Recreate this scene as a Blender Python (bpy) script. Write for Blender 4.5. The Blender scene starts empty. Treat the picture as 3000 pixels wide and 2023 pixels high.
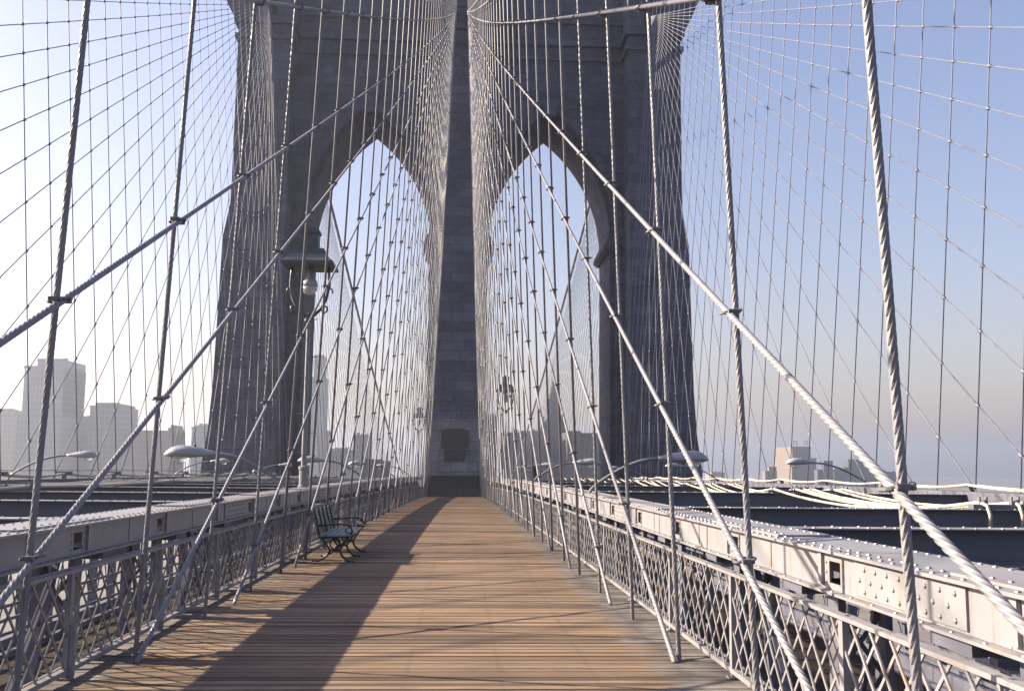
import bpy, math, random
from mathutils import Vector, Matrix
random.seed(7)
PI = math.pi
scene = bpy.context.scene
COL = scene.collection

# ------------------------------------------------------------------ camera
CAM = Vector((0.38, 0.0, 1.59))
cd = bpy.data.cameras.new("camera"); cam = bpy.data.objects.new("camera", cd); COL.objects.link(cam)
cd.sensor_width = 36.0; cd.lens = 35.0; cd.clip_start = 0.1; cd.clip_end = 30000
_r = Vector((0.99868907, -0.05082199, -0.00610544)); _u = Vector((0, -0.11927623, 0.99286111)); _f = Vector((0.05118741, 0.99155953, 0.11911987))
_c, _s = math.cos(0.0157), math.sin(0.0157)
R_ = _r * _c + _u * _s; U_ = _u * _c - _r * _s
m = Matrix(((R_.x, U_.x, -_f.x, CAM.x), (R_.y, U_.y, -_f.y, CAM.y), (R_.z, U_.z, -_f.z, CAM.z), (0, 0, 0, 1)))
cam.matrix_world = m
scene.camera = cam

# ------------------------------------------------------------------ sky, sun, exposure
SUN = Vector((-1.92, 0.52, 1.0)).normalized()
EL = math.asin(SUN.z); AZ = math.atan2(SUN.x, SUN.y)
w = bpy.data.worlds.new("World"); scene.world = w; w.use_nodes = True
nt = w.node_tree; nt.nodes.clear()
sky = nt.nodes.new("ShaderNodeTexSky"); sky.sky_type = 'NISHITA'; sky.sun_disc = False
sky.sun_elevation = EL; sky.sun_rotation = AZ % (2 * PI)
sky.air_density = 1.4; sky.dust_density = 2.0; sky.ozone_density = 3.0
bg = nt.nodes.new("ShaderNodeBackground"); bg.inputs[1].default_value = 0.05
wo = nt.nodes.new("ShaderNodeOutputWorld")
tint = nt.nodes.new("ShaderNodeMix"); tint.data_type = 'RGBA'; tint.blend_type = 'MULTIPLY'; tint.inputs[0].default_value = 1.0; tint.inputs[7].default_value = (1.17, 0.955, 1.04, 1)   # the slide film's cool cast
nt.links.new(sky.outputs[0], tint.inputs[6]); nt.links.new(tint.outputs[2], bg.inputs[0]); nt.links.new(bg.outputs[0], wo.inputs[0])
sl = bpy.data.lights.new("sun", 'SUN'); sl.energy = 5.0; sl.angle = math.radians(0.5); sl.color = (1.0, 0.84, 0.62)
so = bpy.data.objects.new("sun", sl); COL.objects.link(so); so.rotation_euler = SUN.to_track_quat('Z', 'Y').to_euler()
so.location = (-100, 20, 80)
scene.view_settings.view_transform = 'Standard'; scene.view_settings.look = 'None'
scene.view_settings.exposure = 2.0; scene.view_settings.gamma = 1.0
scene.view_settings.use_curve_mapping = False
try:
    scene.cycles.use_denoising = True
    scene.cycles.volume_step_rate = 4.0
    scene.cycles.max_bounces = 6; scene.cycles.volume_bounces = 0
except Exception:
    pass

# ------------------------------------------------------------------ helpers
def zd(y): return -1.5e-4 * y * y          # boardwalk profile
def zg(y): return -0.75e-4 * y * y         # truss profile

class MB:
    def __init__(self): self.v = []; self.f = []
    def quad(self, *p):
        n = len(self.v); self.v += [tuple(q) for q in p]; self.f.append(tuple(range(n, n + len(p))))
    def box(self, x0, x1, y0, y1, z0, z1):
        n = len(self.v)
        self.v += [(x0, y0, z0), (x1, y0, z0), (x1, y1, z0), (x0, y1, z0), (x0, y0, z1), (x1, y0, z1), (x1, y1, z1), (x0, y1, z1)]
        for q in ((0, 3, 2, 1), (4, 5, 6, 7), (0, 1, 5, 4), (1, 2, 6, 5), (2, 3, 7, 6), (3, 0, 4, 7)):
            self.f.append(tuple(n + i for i in q))
    def hexa(self, p):
        n = len(self.v); self.v += [tuple(q) for q in p]
        for q in ((0, 3, 2, 1), (4, 5, 6, 7), (0, 1, 5, 4), (1, 2, 6, 5), (2, 3, 7, 6), (3, 0, 4, 7)):
            self.f.append(tuple(n + i for i in q))
    def bar(self, a, b, wd, ht, side=None):
        a = Vector(a); b = Vector(b); d = (b - a).normalized()
        s = Vector(side) if side else (Vector((0, 0, 1)) if abs(d.z) < 0.9 else Vector((1, 0, 0)))
        x = d.cross(s).normalized(); y = x.cross(d).normalized()
        x = x * wd / 2; y = y * ht / 2
        self.hexa([a - x - y, a + x - y, a + x + y, a - x + y, b - x - y, b + x - y, b + x + y, b - x + y])
    def prism(self, pts, axis, a, b):
        """polygon pts (2-D) extruded along axis ('x','y','z') from a to b"""
        def P(q, t):
            return {'x': (t, q[0], q[1]), 'y': (q[0], t, q[1]), 'z': (q[0], q[1], t)}[axis]
        n = len(self.v); k = len(pts)
        self.v += [P(q, a) for q in pts] + [P(q, b) for q in pts]
        self.f.append(tuple(range(n + k - 1, n - 1, -1))); self.f.append(tuple(range(n + k, n + 2 * k)))
        for i in range(k):
            j = (i + 1) % k; self.f.append((n + i, n + j, n + k + j, n + k + i))
    def tube(self, path, r, n=8, closed=False, cap=True):
        path = [Vector(p) for p in path]; m = len(path)
        rr = r if isinstance(r, (list, tuple)) else [r] * m
        b0 = len(self.v); x = None
        for i, p in enumerate(path):
            if closed: d = path[(i + 1) % m] - path[i - 1]
            else: d = path[min(i + 1, m - 1)] - path[max(i - 1, 0)]
            d.normalize()
            if x is None:
                s = Vector((0, 0, 1)) if abs(d.z) < 0.9 else Vector((1, 0, 0))
                x = d.cross(s).normalized()
            x = (x - d * x.dot(d)).normalized(); y = d.cross(x)
            for k in range(n):
                t = 2 * PI * k / n; self.v.append(tuple(p + (x * math.cos(t) + y * math.sin(t)) * rr[i]))
        for i in range(m if closed else m - 1):
            for k in range(n):
                a = b0 + i * n; b = b0 + ((i + 1) % m) * n
                self.f.append((a + k, a + (k + 1) % n, b + (k + 1) % n, b + k))
        if cap and not closed:
            self.f.append(tuple(b0 + k for k in range(n - 1, -1, -1))); self.f.append(tuple(b0 + (m - 1) * n + k for k in range(n)))
    def lathe(self, prof, c, n=16, axis='z'):
        b0 = len(self.v)
        for r, h in prof:
            for k in range(n):
                t = 2 * PI * k / n; a, b = r * math.cos(t), r * math.sin(t)
                self.v.append((c[0] + a, c[1] + b, c[2] + h) if axis == 'z' else ((c[0] + h, c[1] + a, c[2] + b) if axis == 'x' else (c[0] + b, c[1] + h, c[2] + a)))
        for i in range(len(prof) - 1):
            for k in range(n):
                a = b0 + i * n; b = a + n
                self.f.append((a + k, a + (k + 1) % n, b + (k + 1) % n, b + k))
        self.f.append(tuple(b0 + k for k in range(n - 1, -1, -1))); self.f.append(tuple(b0 + (len(prof) - 1) * n + k for k in range(n)))
    def rivet(self, c, r, nrm):
        """low dome on a surface; nrm is 'z', 'x' or '-x'"""
        b0 = len(self.v); n = 6
        for rr, h in ((1.0, 0.0), (0.8, 0.45), (0.0, 0.75)):
            cnt = n if rr > 0 else 1
            for k in range(cnt):
                t = 2 * PI * k / n; a, b = r * rr * math.cos(t), r * rr * math.sin(t); hh = r * h
                self.v.append((c[0] + a, c[1] + b, c[2] + hh) if nrm == 'z' else ((c[0] + hh, c[1] + a, c[2] + b) if nrm == 'x' else (c[0] - hh, c[1] - a, c[2] + b)))
        for k in range(n):
            j = (k + 1) % n
            self.f.append((b0 + k, b0 + j, b0 + n + j, b0 + n + k)); self.f.append((b0 + n + k, b0 + n + j, b0 + 2 * n))
    def build(self, name, mat, parent=None, smooth=False, fix=True):
        me = bpy.data.meshes.new(name); me.from_pydata(self.v, [], self.f); me.update()
        if fix:
            import bmesh
            bm = bmesh.new(); bm.from_mesh(me); bmesh.ops.recalc_face_normals(bm, faces=bm.faces); bm.to_mesh(me); bm.free()
        if smooth:
            me.polygons.foreach_set("use_smooth", [True] * len(me.polygons))
        me.materials.append(mat)
        o = bpy.data.objects.new(name, me); COL.objects.link(o)
        if parent: o.parent = parent
        return o

def tag(o, label, cat, group=None):
    o['label'] = label; o['category'] = cat
    if group: o['group'] = group
    return o
def struct(o): o['kind'] = 'structure'; return o
def thing(name, loc, label, cat, group=None, rz=0):
    o = bpy.data.objects.new(name, None); COL.objects.link(o); o.location = loc; o.rotation_euler = (0, 0, rz)
    o.empty_display_size = 0.2
    return tag(o, label, cat, group)
def dup(root, loc=None, rz=None, label=None, group=None):
    r = root.copy(); COL.objects.link(r)
    if loc is not None: r.location = loc
    if rz is not None: r.rotation_euler = (0, 0, rz)
    if label: r['label'] = label
    if group: r['group'] = group
    for ch in list(root.children):
        c = ch.copy(); COL.objects.link(c); c.parent = r
        for g in list(ch.children):
            d = g.copy(); COL.objects.link(d); d.parent = c
    return r
_ones = "first second third fourth fifth sixth seventh eighth ninth tenth eleventh twelfth thirteenth fourteenth fifteenth sixteenth seventeenth eighteenth nineteenth".split()
_tens = {2: ("twenty", "twentieth"), 3: ("thirty", "thirtieth"), 4: ("forty", "fortieth"), 5: ("fifty", "fiftieth"), 6: ("sixty", "sixtieth"), 7: ("seventy", "seventieth")}
def nth(i):
    if i < 20: return _ones[i - 1]
    t, u = divmod(i, 10)
    return _tens[t][1] if u == 0 else _tens[t][0] + "-" + _ones[u - 1]

# ------------------------------------------------------------------ materials
def mat(name, col, rough=0.6, metal=0.0, var=0.0, scale=3.0, bump=0.0, bscale=30.0, stain=None, stain_amt=0.5, sscale=1.2, spec=0.5, runs=0.0):
    M = bpy.data.materials.new(name); M.use_nodes = True
    N = M.node_tree.nodes; L = M.node_tree.links; b = N["Principled BSDF"]
    b.inputs["Roughness"].default_value = rough; b.inputs["Metallic"].default_value = metal
    b.inputs["Specular IOR Level"].default_value = spec
    tc = N.new("ShaderNodeTexCoord"); src = tc.outputs["Object"]
    base = None
    if var:
        n = N.new("ShaderNodeTexNoise"); n.inputs["Scale"].default_value = scale; n.inputs["Detail"].default_value = 6; L.new(src, n.inputs["Vector"])
        r = N.new("ShaderNodeMapRange"); r.inputs[1].default_value = 0.3; r.inputs[2].default_value = 0.7; r.inputs[3].default_value = 1 - var; r.inputs[4].default_value = 1 + var
        L.new(n.outputs["Fac"], r.inputs[0])
        h = N.new("ShaderNodeHueSaturation"); h.inputs["Color"].default_value = (*col, 1); L.new(r.outputs[0], h.inputs["Value"])
        base = h.outputs[0]
    if stain:
        n2 = N.new("ShaderNodeTexNoise"); n2.inputs["Scale"].default_value = sscale; n2.inputs["Detail"].default_value = 8; n2.inputs["Roughness"].default_value = 0.65; L.new(src, n2.inputs["Vector"])
        r2 = N.new("ShaderNodeMapRange"); r2.inputs[1].default_value = 0.54; r2.inputs[2].default_value = 0.72; r2.inputs[3].default_value = 0; r2.inputs[4].default_value = stain_amt
        L.new(n2.outputs["Fac"], r2.inputs[0])
        mx = N.new("ShaderNodeMix"); mx.data_type = 'RGBA'; mx.inputs[7].default_value = (*stain, 1)
        if base: L.new(base, mx.inputs[6])
        else: mx.inputs[6].default_value = (*col, 1)
        L.new(r2.outputs[0], mx.inputs[0]); base = mx.outputs[2]
    if runs:
        mp = N.new("ShaderNodeMapping"); mp.inputs["Scale"].default_value = (7, 7, 0.7); L.new(src, mp.inputs[0])
        n4 = N.new("ShaderNodeTexNoise"); n4.inputs["Scale"].default_value = 1.6; n4.inputs["Detail"].default_value = 6; L.new(mp.outputs[0], n4.inputs["Vector"])
        r4 = N.new("ShaderNodeMapRange"); r4.inputs[1].default_value = 0.55; r4.inputs[2].default_value = 0.75; r4.inputs[3].default_value = 0; r4.inputs[4].default_value = runs
        L.new(n4.outputs["Fac"], r4.inputs[0])
        m4 = N.new("ShaderNodeMix"); m4.data_type = 'RGBA'; m4.inputs[7].default_value = (0.10, 0.06, 0.035, 1); L.new(base, m4.inputs[6]); L.new(r4.outputs[0], m4.inputs[0]); base = m4.outputs[2]
    if base: L.new(base, b.inputs["Base Color"])
    else: b.inputs["Base Color"].default_value = (*col, 1)
    if bump:
        n3 = N.new("ShaderNodeTexNoise"); n3.inputs["Scale"].default_value = bscale; n3.inputs["Detail"].default_value = 4; L.new(src, n3.inputs["Vector"])
        bp = N.new("ShaderNodeBump"); bp.inputs["Strength"].default_value = bump; bp.inputs["Distance"].default_value = 0.01; L.new(n3.outputs["Fac"], bp.inputs["Height"]); L.new(bp.outputs[0], b.inputs["Normal"])
    return M

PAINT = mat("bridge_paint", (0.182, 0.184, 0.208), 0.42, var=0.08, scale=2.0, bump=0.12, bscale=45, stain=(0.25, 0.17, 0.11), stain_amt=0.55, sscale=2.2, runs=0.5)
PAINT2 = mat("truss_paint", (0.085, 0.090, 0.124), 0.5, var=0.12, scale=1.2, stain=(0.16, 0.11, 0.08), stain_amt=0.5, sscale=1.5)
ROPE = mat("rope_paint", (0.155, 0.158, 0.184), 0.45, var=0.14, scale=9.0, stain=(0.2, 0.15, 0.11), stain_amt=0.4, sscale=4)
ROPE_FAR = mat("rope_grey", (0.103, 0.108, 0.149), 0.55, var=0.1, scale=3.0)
CLAMP = mat("clamp_iron", (0.10, 0.10, 0.118), 0.5, var=0.2, scale=30)
IRON = mat("cast_iron", (0.022, 0.026, 0.028), 0.5, var=0.2, scale=20)
BENCHW = mat("bench_slat_paint", (0.14, 0.18, 0.19), 0.5, var=0.15, scale=10, stain=(0.1, 0.1, 0.09), sscale=6)
HOSE = mat("hose_jacket", (0.36, 0.335, 0.30), 0.5, var=0.08, scale=6, stain=(0.3, 0.27, 0.25), stain_amt=0.5, sscale=2.0)
LAMPG = mat("lamp_housing", (0.259, 0.269, 0.298), 0.35, var=0.05, scale=8)
PIPE = mat("pole_paint", (0.15, 0.155, 0.17), 0.4, var=0.08, scale=5)
LANTERN = mat("lantern_copper", (0.05, 0.058, 0.068), 0.45, var=0.15, scale=9)
ASPH = mat("asphalt", (0.030, 0.024, 0.020), 0.95, var=0.25, scale=0.7, bump=0.2, bscale=60, spec=0.1)
DARKW = mat("stair_timber", (0.03, 0.027, 0.027), 0.8, var=0.3, scale=6)
BRONZE = mat("plaque_bronze", (0.035, 0.03, 0.03), 0.45, var=0.3, scale=5)
SLOTM = mat("slot_dark", (0.03, 0.03, 0.032), 0.9)
LANDM = mat("land_ground", (0.12, 0.11, 0.10), 0.95, var=0.3, scale=0.02)
LINEM = mat("road_line", (0.7, 0.68, 0.6), 0.7, var=0.1, scale=5)

def glassy(name, col, rough, trans):
    M = bpy.data.materials.new(name); M.use_nodes = True; b = M.node_tree.nodes["Principled BSDF"]
    b.inputs["Base Color"].default_value = (*col, 1); b.inputs["Roughness"].default_value = rough
    b.inputs["Transmission Weight"].default_value = trans; return M
LENS = glassy("lamp_lens", (0.95, 0.92, 0.85), 0.25, 0.75)
GLOBE = glassy("lamp_globe", (0.55, 0.53, 0.5), 0.2, 0.35)
WATER = bpy.data.materials.new("river_water"); WATER.use_nodes = True
_b = WATER.node_tree.nodes["Principled BSDF"]; _b.inputs["Base Color"].default_value = (0.03, 0.045, 0.055, 1); _b.inputs["Roughness"].default_value = 0.12
_n = WATER.node_tree.nodes.new("ShaderNodeTexNoise"); _n.inputs["Scale"].default_value = 0.35; _n.inputs["Detail"].default_value = 5
_t = WATER.node_tree.nodes.new("ShaderNodeTexCoord"); _bp = WATER.node_tree.nodes.new("ShaderNodeBump"); _bp.inputs["Strength"].default_value = 0.5; _bp.inputs["Distance"].default_value = 0.6
WATER.node_tree.links.new(_t.outputs["Object"], _n.inputs["Vector"]); WATER.node_tree.links.new(_n.outputs["Fac"], _bp.inputs["Height"]); WATER.node_tree.links.new(_bp.outputs[0], _b.inputs["Normal"])

def wood():
    M = bpy.data.materials.new("boardwalk_wood"); M.use_nodes = True
    N = M.node_tree.nodes; L = M.node_tree.links; b = N["Principled BSDF"]; b.inputs["Roughness"].default_value = 0.75
    b.inputs["Specular IOR Level"].default_value = 0.3
    tc = N.new("ShaderNodeTexCoord"); ge = N.new("ShaderNodeNewGeometry")
    mp = N.new("ShaderNodeMapping"); mp.inputs["Scale"].default_value = (1.6, 70, 20); L.new(tc.outputs["Object"], mp.inputs[0])
    g = N.new("ShaderNodeTexNoise"); g.inputs["Scale"].default_value = 2.0; g.inputs["Detail"].default_value = 7; L.new(mp.outputs[0], g.inputs["Vector"])
    cr = N.new("ShaderNodeValToRGB"); e = cr.color_ramp.elements
    e[0].position = 0.15; e[0].color = (0.046, 0.032, 0.025, 1); e[1].position = 0.75; e[1].color = (0.215, 0.150, 0.102, 1)
    L.new(g.outputs["Fac"], cr.inputs[0])
    rv = N.new("ShaderNodeMapRange"); rv.inputs[3].default_value = 0.45; rv.inputs[4].default_value = 1.5; L.new(ge.outputs["Random Per Island"], rv.inputs[0])
    hs = N.new("ShaderNodeHueSaturation"); L.new(cr.outputs[0], hs.inputs["Color"]); L.new(rv.outputs[0], hs.inputs["Value"])
    # large damp patches
    p = N.new("ShaderNodeTexNoise"); p.inputs["Scale"].default_value = 0.55; p.inputs["Detail"].default_value = 5; L.new(tc.outputs["Object"], p.inputs["Vector"])
    pr = N.new("ShaderNodeMapRange"); pr.inputs[1].default_value = 0.35; pr.inputs[2].default_value = 0.65; pr.inputs[3].default_value = 0.78; pr.inputs[4].default_value = 1.12; L.new(p.outputs["Fac"], pr.inputs[0])
    h2 = N.new("ShaderNodeHueSaturation"); L.new(hs.outputs[0], h2.inputs["Color"]); L.new(pr.outputs[0], h2.inputs["Value"])
    # unworn grey board ends near the ropes
    sx = N.new("ShaderNodeSeparateXYZ"); L.new(tc.outputs["Object"], sx.inputs[0])
    ng = N.new("ShaderNodeMath"); ng.operation = 'MULTIPLY_ADD'; ng.inputs[1].default_value = -1.0; ng.inputs[2].default_value = -0.3; L.new(sx.outputs[0], ng.inputs[0])
    ab = N.new("ShaderNodeMath"); ab.operation = 'MAXIMUM'; L.new(sx.outputs[0], ab.inputs[0]); L.new(ng.outputs[0], ab.inputs[1])
    wn = N.new("ShaderNodeTexNoise"); wn.inputs["Scale"].default_value = 2.5; wn.inputs["Detail"].default_value = 6; L.new(tc.outputs["Object"], wn.inputs["Vector"])
    ad = N.new("ShaderNodeMath"); ad.operation = 'MULTIPLY_ADD'; ad.inputs[1].default_value = 0.75; L.new(wn.outputs["Fac"], ad.inputs[0]); L.new(ab.outputs[0], ad.inputs[2])
    er = N.new("ShaderNodeMapRange"); er.inputs[1].default_value = 2.25; er.inputs[2].default_value = 2.5; er.inputs[3].default_value = 0; er.inputs[4].default_value = 0.85; L.new(ad.outputs[0], er.inputs[0])
    gr = N.new("ShaderNodeValToRGB"); e = gr.color_ramp.elements
    e[0].position = 0.3; e[0].color = (0.035, 0.033, 0.037, 1); e[1].position = 0.75; e[1].color = (0.196, 0.189, 0.190, 1); L.new(wn.outputs["Fac"], gr.inputs[0])
    mx = N.new("ShaderNodeMix"); mx.data_type = 'RGBA'; L.new(er.outputs[0], mx.inputs[0]); L.new(h2.outputs[0], mx.inputs[6]); L.new(gr.outputs[0], mx.inputs[7])
    # nail rows with rust streaks
    nx = N.new("ShaderNodeMath"); nx.operation = 'PINGPONG'; nx.inputs[1].default_value = 0.36; L.new(sx.outputs[0], nx.inputs[0])
    nr = N.new("ShaderNodeMapRange"); nr.inputs[1].default_value = 0.0; nr.inputs[2].default_value = 0.03; nr.inputs[3].default_value = 0.42; nr.inputs[4].default_value = 0.0; L.new(nx.outputs[0], nr.inputs[0])
    nn = N.new("ShaderNodeMath"); nn.operation = 'MULTIPLY'; L.new(nr.outputs[0], nn.inputs[0]); L.new(wn.outputs["Fac"], nn.inputs[1])
    m2 = N.new("ShaderNodeMix"); m2.data_type = 'RGBA'; m2.inputs[7].default_value = (0.05, 0.04, 0.035, 1); L.new(nn.outputs[0], m2.inputs[0]); L.new(mx.outputs[2], m2.inputs[6])
    L.new(m2.outputs[2], b.inputs["Base Color"])
    bp = N.new("ShaderNodeBump"); bp.inputs["Strength"].default_value = 0.35; bp.inputs["Distance"].default_value = 0.006; L.new(g.outputs["Fac"], bp.inputs["Height"]); L.new(bp.outputs[0], b.inputs["Normal"])
    return M
WOOD = wood()

def stone():
    M = bpy.data.materials.new("tower_granite"); M.use_nodes = True
    N = M.node_tree.nodes; L = M.node_tree.links; b = N["Principled BSDF"]; b.inputs["Roughness"].default_value = 0.9
    tc = N.new("ShaderNodeTexCoord"); sx = N.new("ShaderNodeSeparateXYZ"); L.new(tc.outputs["Object"], sx.inputs[0])
    ad = N.new("ShaderNodeMath"); ad.operation = 'ADD'; L.new(sx.outputs[0], ad.inputs[0]); L.new(sx.outputs[1], ad.inputs[1])
    cx = N.new("ShaderNodeCombineXYZ"); L.new(ad.outputs[0], cx.inputs[0]); L.new(sx.outputs[2], cx.inputs[1])
    br = N.new("ShaderNodeTexBrick"); br.inputs["Scale"].default_value = 1.0; br.inputs["Brick Width"].default_value = 2.3; br.inputs["Row Height"].default_value = 0.92
    br.inputs["Mortar Size"].default_value = 0.03; br.inputs["Mortar Smooth"].default_value = 0.3
    br.inputs["Color1"].default_value = (0.090, 0.088, 0.126, 1); br.inputs["Color2"].default_value = (0.055, 0.054, 0.080, 1); br.inputs["Mortar"].default_value = (0.042, 0.041, 0.060, 1)
    br.offset = 0.5; br.offset_frequency = 2; br.squash = 1.35; br.squash_frequency = 3
    dn = N.new("ShaderNodeTexNoise"); dn.inputs["Scale"].default_value = 0.9; dn.inputs["Detail"].default_value = 3; L.new(cx.outputs[0], dn.inputs["Vector"])
    dm = N.new("ShaderNodeMapRange"); dm.inputs[3].default_value = -0.16; dm.inputs[4].default_value = 0.16; L.new(dn.outputs["Fac"], dm.inputs[0])
    dv = N.new("ShaderNodeVectorMath"); dv.operation = 'ADD'; L.new(cx.outputs[0], dv.inputs[0]); L.new(dm.outputs[0], dv.inputs[1]); L.new(dv.outputs[0], br.inputs["Vector"])
    n = N.new("ShaderNodeTexNoise"); n.inputs["Scale"].default_value = 0.5; n.inputs["Detail"].default_value = 8; n.inputs["Roughness"].default_value = 0.65; L.new(tc.outputs["Object"], n.inputs["Vector"])
    r = N.new("ShaderNodeMapRange"); r.inputs[1].default_value = 0.3; r.inputs[2].default_value = 0.7; r.inputs[3].default_value = 0.68; r.inputs[4].default_value = 1.34; L.new(n.outputs["Fac"], r.inputs[0])
    h = N.new("ShaderNodeHueSaturation"); L.new(br.outputs["Color"], h.inputs["Color"]); L.new(r.outputs[0], h.inputs["Value"]); L.new(h.outputs[0], b.inputs["Base Color"])
    n2 = N.new("ShaderNodeTexNoise"); n2.inputs["Scale"].default_value = 2.2; n2.inputs["Detail"].default_value = 6; L.new(tc.outputs["Object"], n2.inputs["Vector"])
    iv = N.new("ShaderNodeMath"); iv.operation = 'MULTIPLY_ADD'; iv.inputs[1].default_value = -1.2; L.new(br.outputs["Fac"], iv.inputs[0]); L.new(n2.outputs["Fac"], iv.inputs[2])
    bp = N.new("ShaderNodeBump"); bp.inputs["Strength"].default_value = 0.9; bp.inputs["Distance"].default_value = 0.16; L.new(iv.outputs[0], bp.inputs["Height"]); L.new(bp.outputs[0], b.inputs["Normal"])
    return M
STONE = stone()
BOUNCE_STONE = STONE.copy(); BOUNCE_STONE.name = "bounce_lit_granite"  # lighter copy of the granite, deck bounce light put into its colour
for n_ in BOUNCE_STONE.node_tree.nodes:
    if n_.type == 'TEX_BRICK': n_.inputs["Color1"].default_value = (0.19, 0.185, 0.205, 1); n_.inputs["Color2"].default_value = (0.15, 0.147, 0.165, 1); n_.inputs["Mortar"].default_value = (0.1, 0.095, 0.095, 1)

def facade(name, wall, win, ww=3.2, hh=3.6):
    M = bpy.data.materials.new(name); M.use_nodes = True
    N = M.node_tree.nodes; L = M.node_tree.links; b = N["Principled BSDF"]; b.inputs["Roughness"].default_value = 0.8
    tc = N.new("ShaderNodeTexCoord"); sx = N.new("ShaderNodeSeparateXYZ"); L.new(tc.outputs["Object"], sx.inputs[0])
    ad = N.new("ShaderNodeMath"); ad.operation = 'ADD'; L.new(sx.outputs[0], ad.inputs[0]); L.new(sx.outputs[1], ad.inputs[1])
    def band(src, per, lo):
        p = N.new("ShaderNodeMath"); p.operation = 'PINGPONG'; p.inputs[1].default_value = per / 2; L.new(src, p.inputs[0])
        g = N.new("ShaderNodeMath"); g.operation = 'GREATER_THAN'; g.inputs[1].default_value = per / 2 * lo; L.new(p.outputs[0], g.inputs[0]); return g.outputs[0]
    a = band(ad.outputs[0], ww, 0.5); c = band(sx.outputs[2], hh, 0.45)
    mu = N.new("ShaderNodeMath"); mu.operation = 'MULTIPLY'; L.new(a, mu.inputs[0]); L.new(c, mu.inputs[1])
    mx = N.new("ShaderNodeMix"); mx.data_type = 'RGBA'; mx.inputs[6].default_value = (*wall, 1); mx.inputs[7].default_value = (*win, 1); L.new(mu.outputs[0], mx.inputs[0]); L.new(mx.outputs[2], b.inputs["Base Color"])
    return M
FAC_A = facade("limestone_facade", (0.19, 0.175, 0.16), (0.135, 0.13, 0.125))
FAC_B = facade("brick_facade", (0.15, 0.115, 0.10), (0.115, 0.095, 0.088), 2.8, 3.3)
FAC_C = facade("glass_facade", (0.17, 0.175, 0.18), (0.125, 0.13, 0.14), 2.2, 3.8)
FAC_E = facade("dark_grey_facade", (0.062, 0.062, 0.07), (0.048, 0.048, 0.055))  # plain darker grey for blocks on the blue-sky side
FAC_D = facade("dark_facade", (0.07, 0.07, 0.075), (0.04, 0.04, 0.05), 3.0, 3.4)

# ------------------------------------------------------------------ land, river, roadways
mb = MB(); S_ = 5000
mb.quad((-S_, -S_, -40), (S_, -S_, -40), (S_, S_, -40), (-S_, S_, -40)); struct(mb.build("water", WATER, fix=False))
mb = MB(); mb.box(-S_, S_, 190, S_, -41.5, -38.0); struct(mb.build("ground", LANDM))

for sx in (-1, 1):
    mb = MB()
    ys = [-6 + 6 * i for i in range(0, 62)]
    for a, b in zip(ys[:-1], ys[1:]):
        x0, x1 = (3.25, 14.2) if sx > 0 else (-14.2, -3.25)
        za, zb = zg(a) - 4.6, zg(b) - 4.6
        mb.hexa([(x0, a, za - .3), (x1, a, za - .3), (x1, b, zb - .3), (x0, b, zb - .3), (x0, a, za), (x1, a, za), (x1, b, zb), (x0, b, zb)])
    struct(mb.build("roadway", ASPH))
    mb = MB()
    for a in range(-4, 200, 6):
        x = sx * 8.7; z = zg(a + 1.5) - 4.596
        mb.quad((x - .07, a, zg(a) - 4.594), (x + .07, a, zg(a) - 4.594), (x + .07, a + 3, zg(a + 3) - 4.594), (x - .07, a + 3, zg(a + 3) - 4.594))
    struct(mb.build("lane_marking", LINEM))
    mb = MB()
    for a, b in zip(ys[:-1], ys[1:]):
        for x in (3.3, 13.95):
            x0, x1 = sorted((sx * x, sx * (x + .2)))
            mb.hexa([(x0, a, zg(a) - 4.6), (x1, a, zg(a) - 4.6), (x1, b, zg(b) - 4.6), (x0, b, zg(b) - 4.6), (x0, a, zg(a) - 4.42), (x1, a, zg(a) - 4.42), (x1, b, zg(b) - 4.42), (x0, b, zg(b) - 4.42)])
    struct(mb.build("kerb", PAINT2))

# ------------------------------------------------------------------ boardwalk
mb = MB(); y = -3.0; PW = 0.105
while y < 84.0:
    j = random.uniform(-.004, .004); e0 = random.uniform(-.02, .02); g = random.uniform(.006, .012)
    ya, yb = y, y + PW - g
    za, zb = zd(ya) + j, zd(yb) + j
    mb.hexa([(-2.62 + e0, ya, za - .05), (2.62 + e0, ya, za - .05), (2.62 + e0, yb, zb - .05), (-2.62 + e0, yb, zb - .05),
             (-2.62 + e0, ya, za), (2.62 + e0, ya, za), (2.62 + e0, yb, zb), (-2.62 + e0, yb, zb)])
    y += PW
struct(mb.build("boardwalk", WOOD, fix=False))
mb = MB()
for x in (-2.3, -1.45, -.72, 0, .72, 1.45, 2.3):
    ys = [-3 + 3 * i for i in range(30)]
    for a, b in zip(ys[:-1], ys[1:]):
        mb.hexa([(x - .06, a, zd(a) - .3), (x + .06, a, zd(a) - .3), (x + .06, b, zd(b) - .3), (x - .06, b, zd(b) - .3), (x - .06, a, zd(a) - .056), (x + .06, a, zd(a) - .056), (x + .06, b, zd(b) - .056), (x - .06, b, zd(b) - .056)])
struct(mb.build("path_joists", DARKW))
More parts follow.
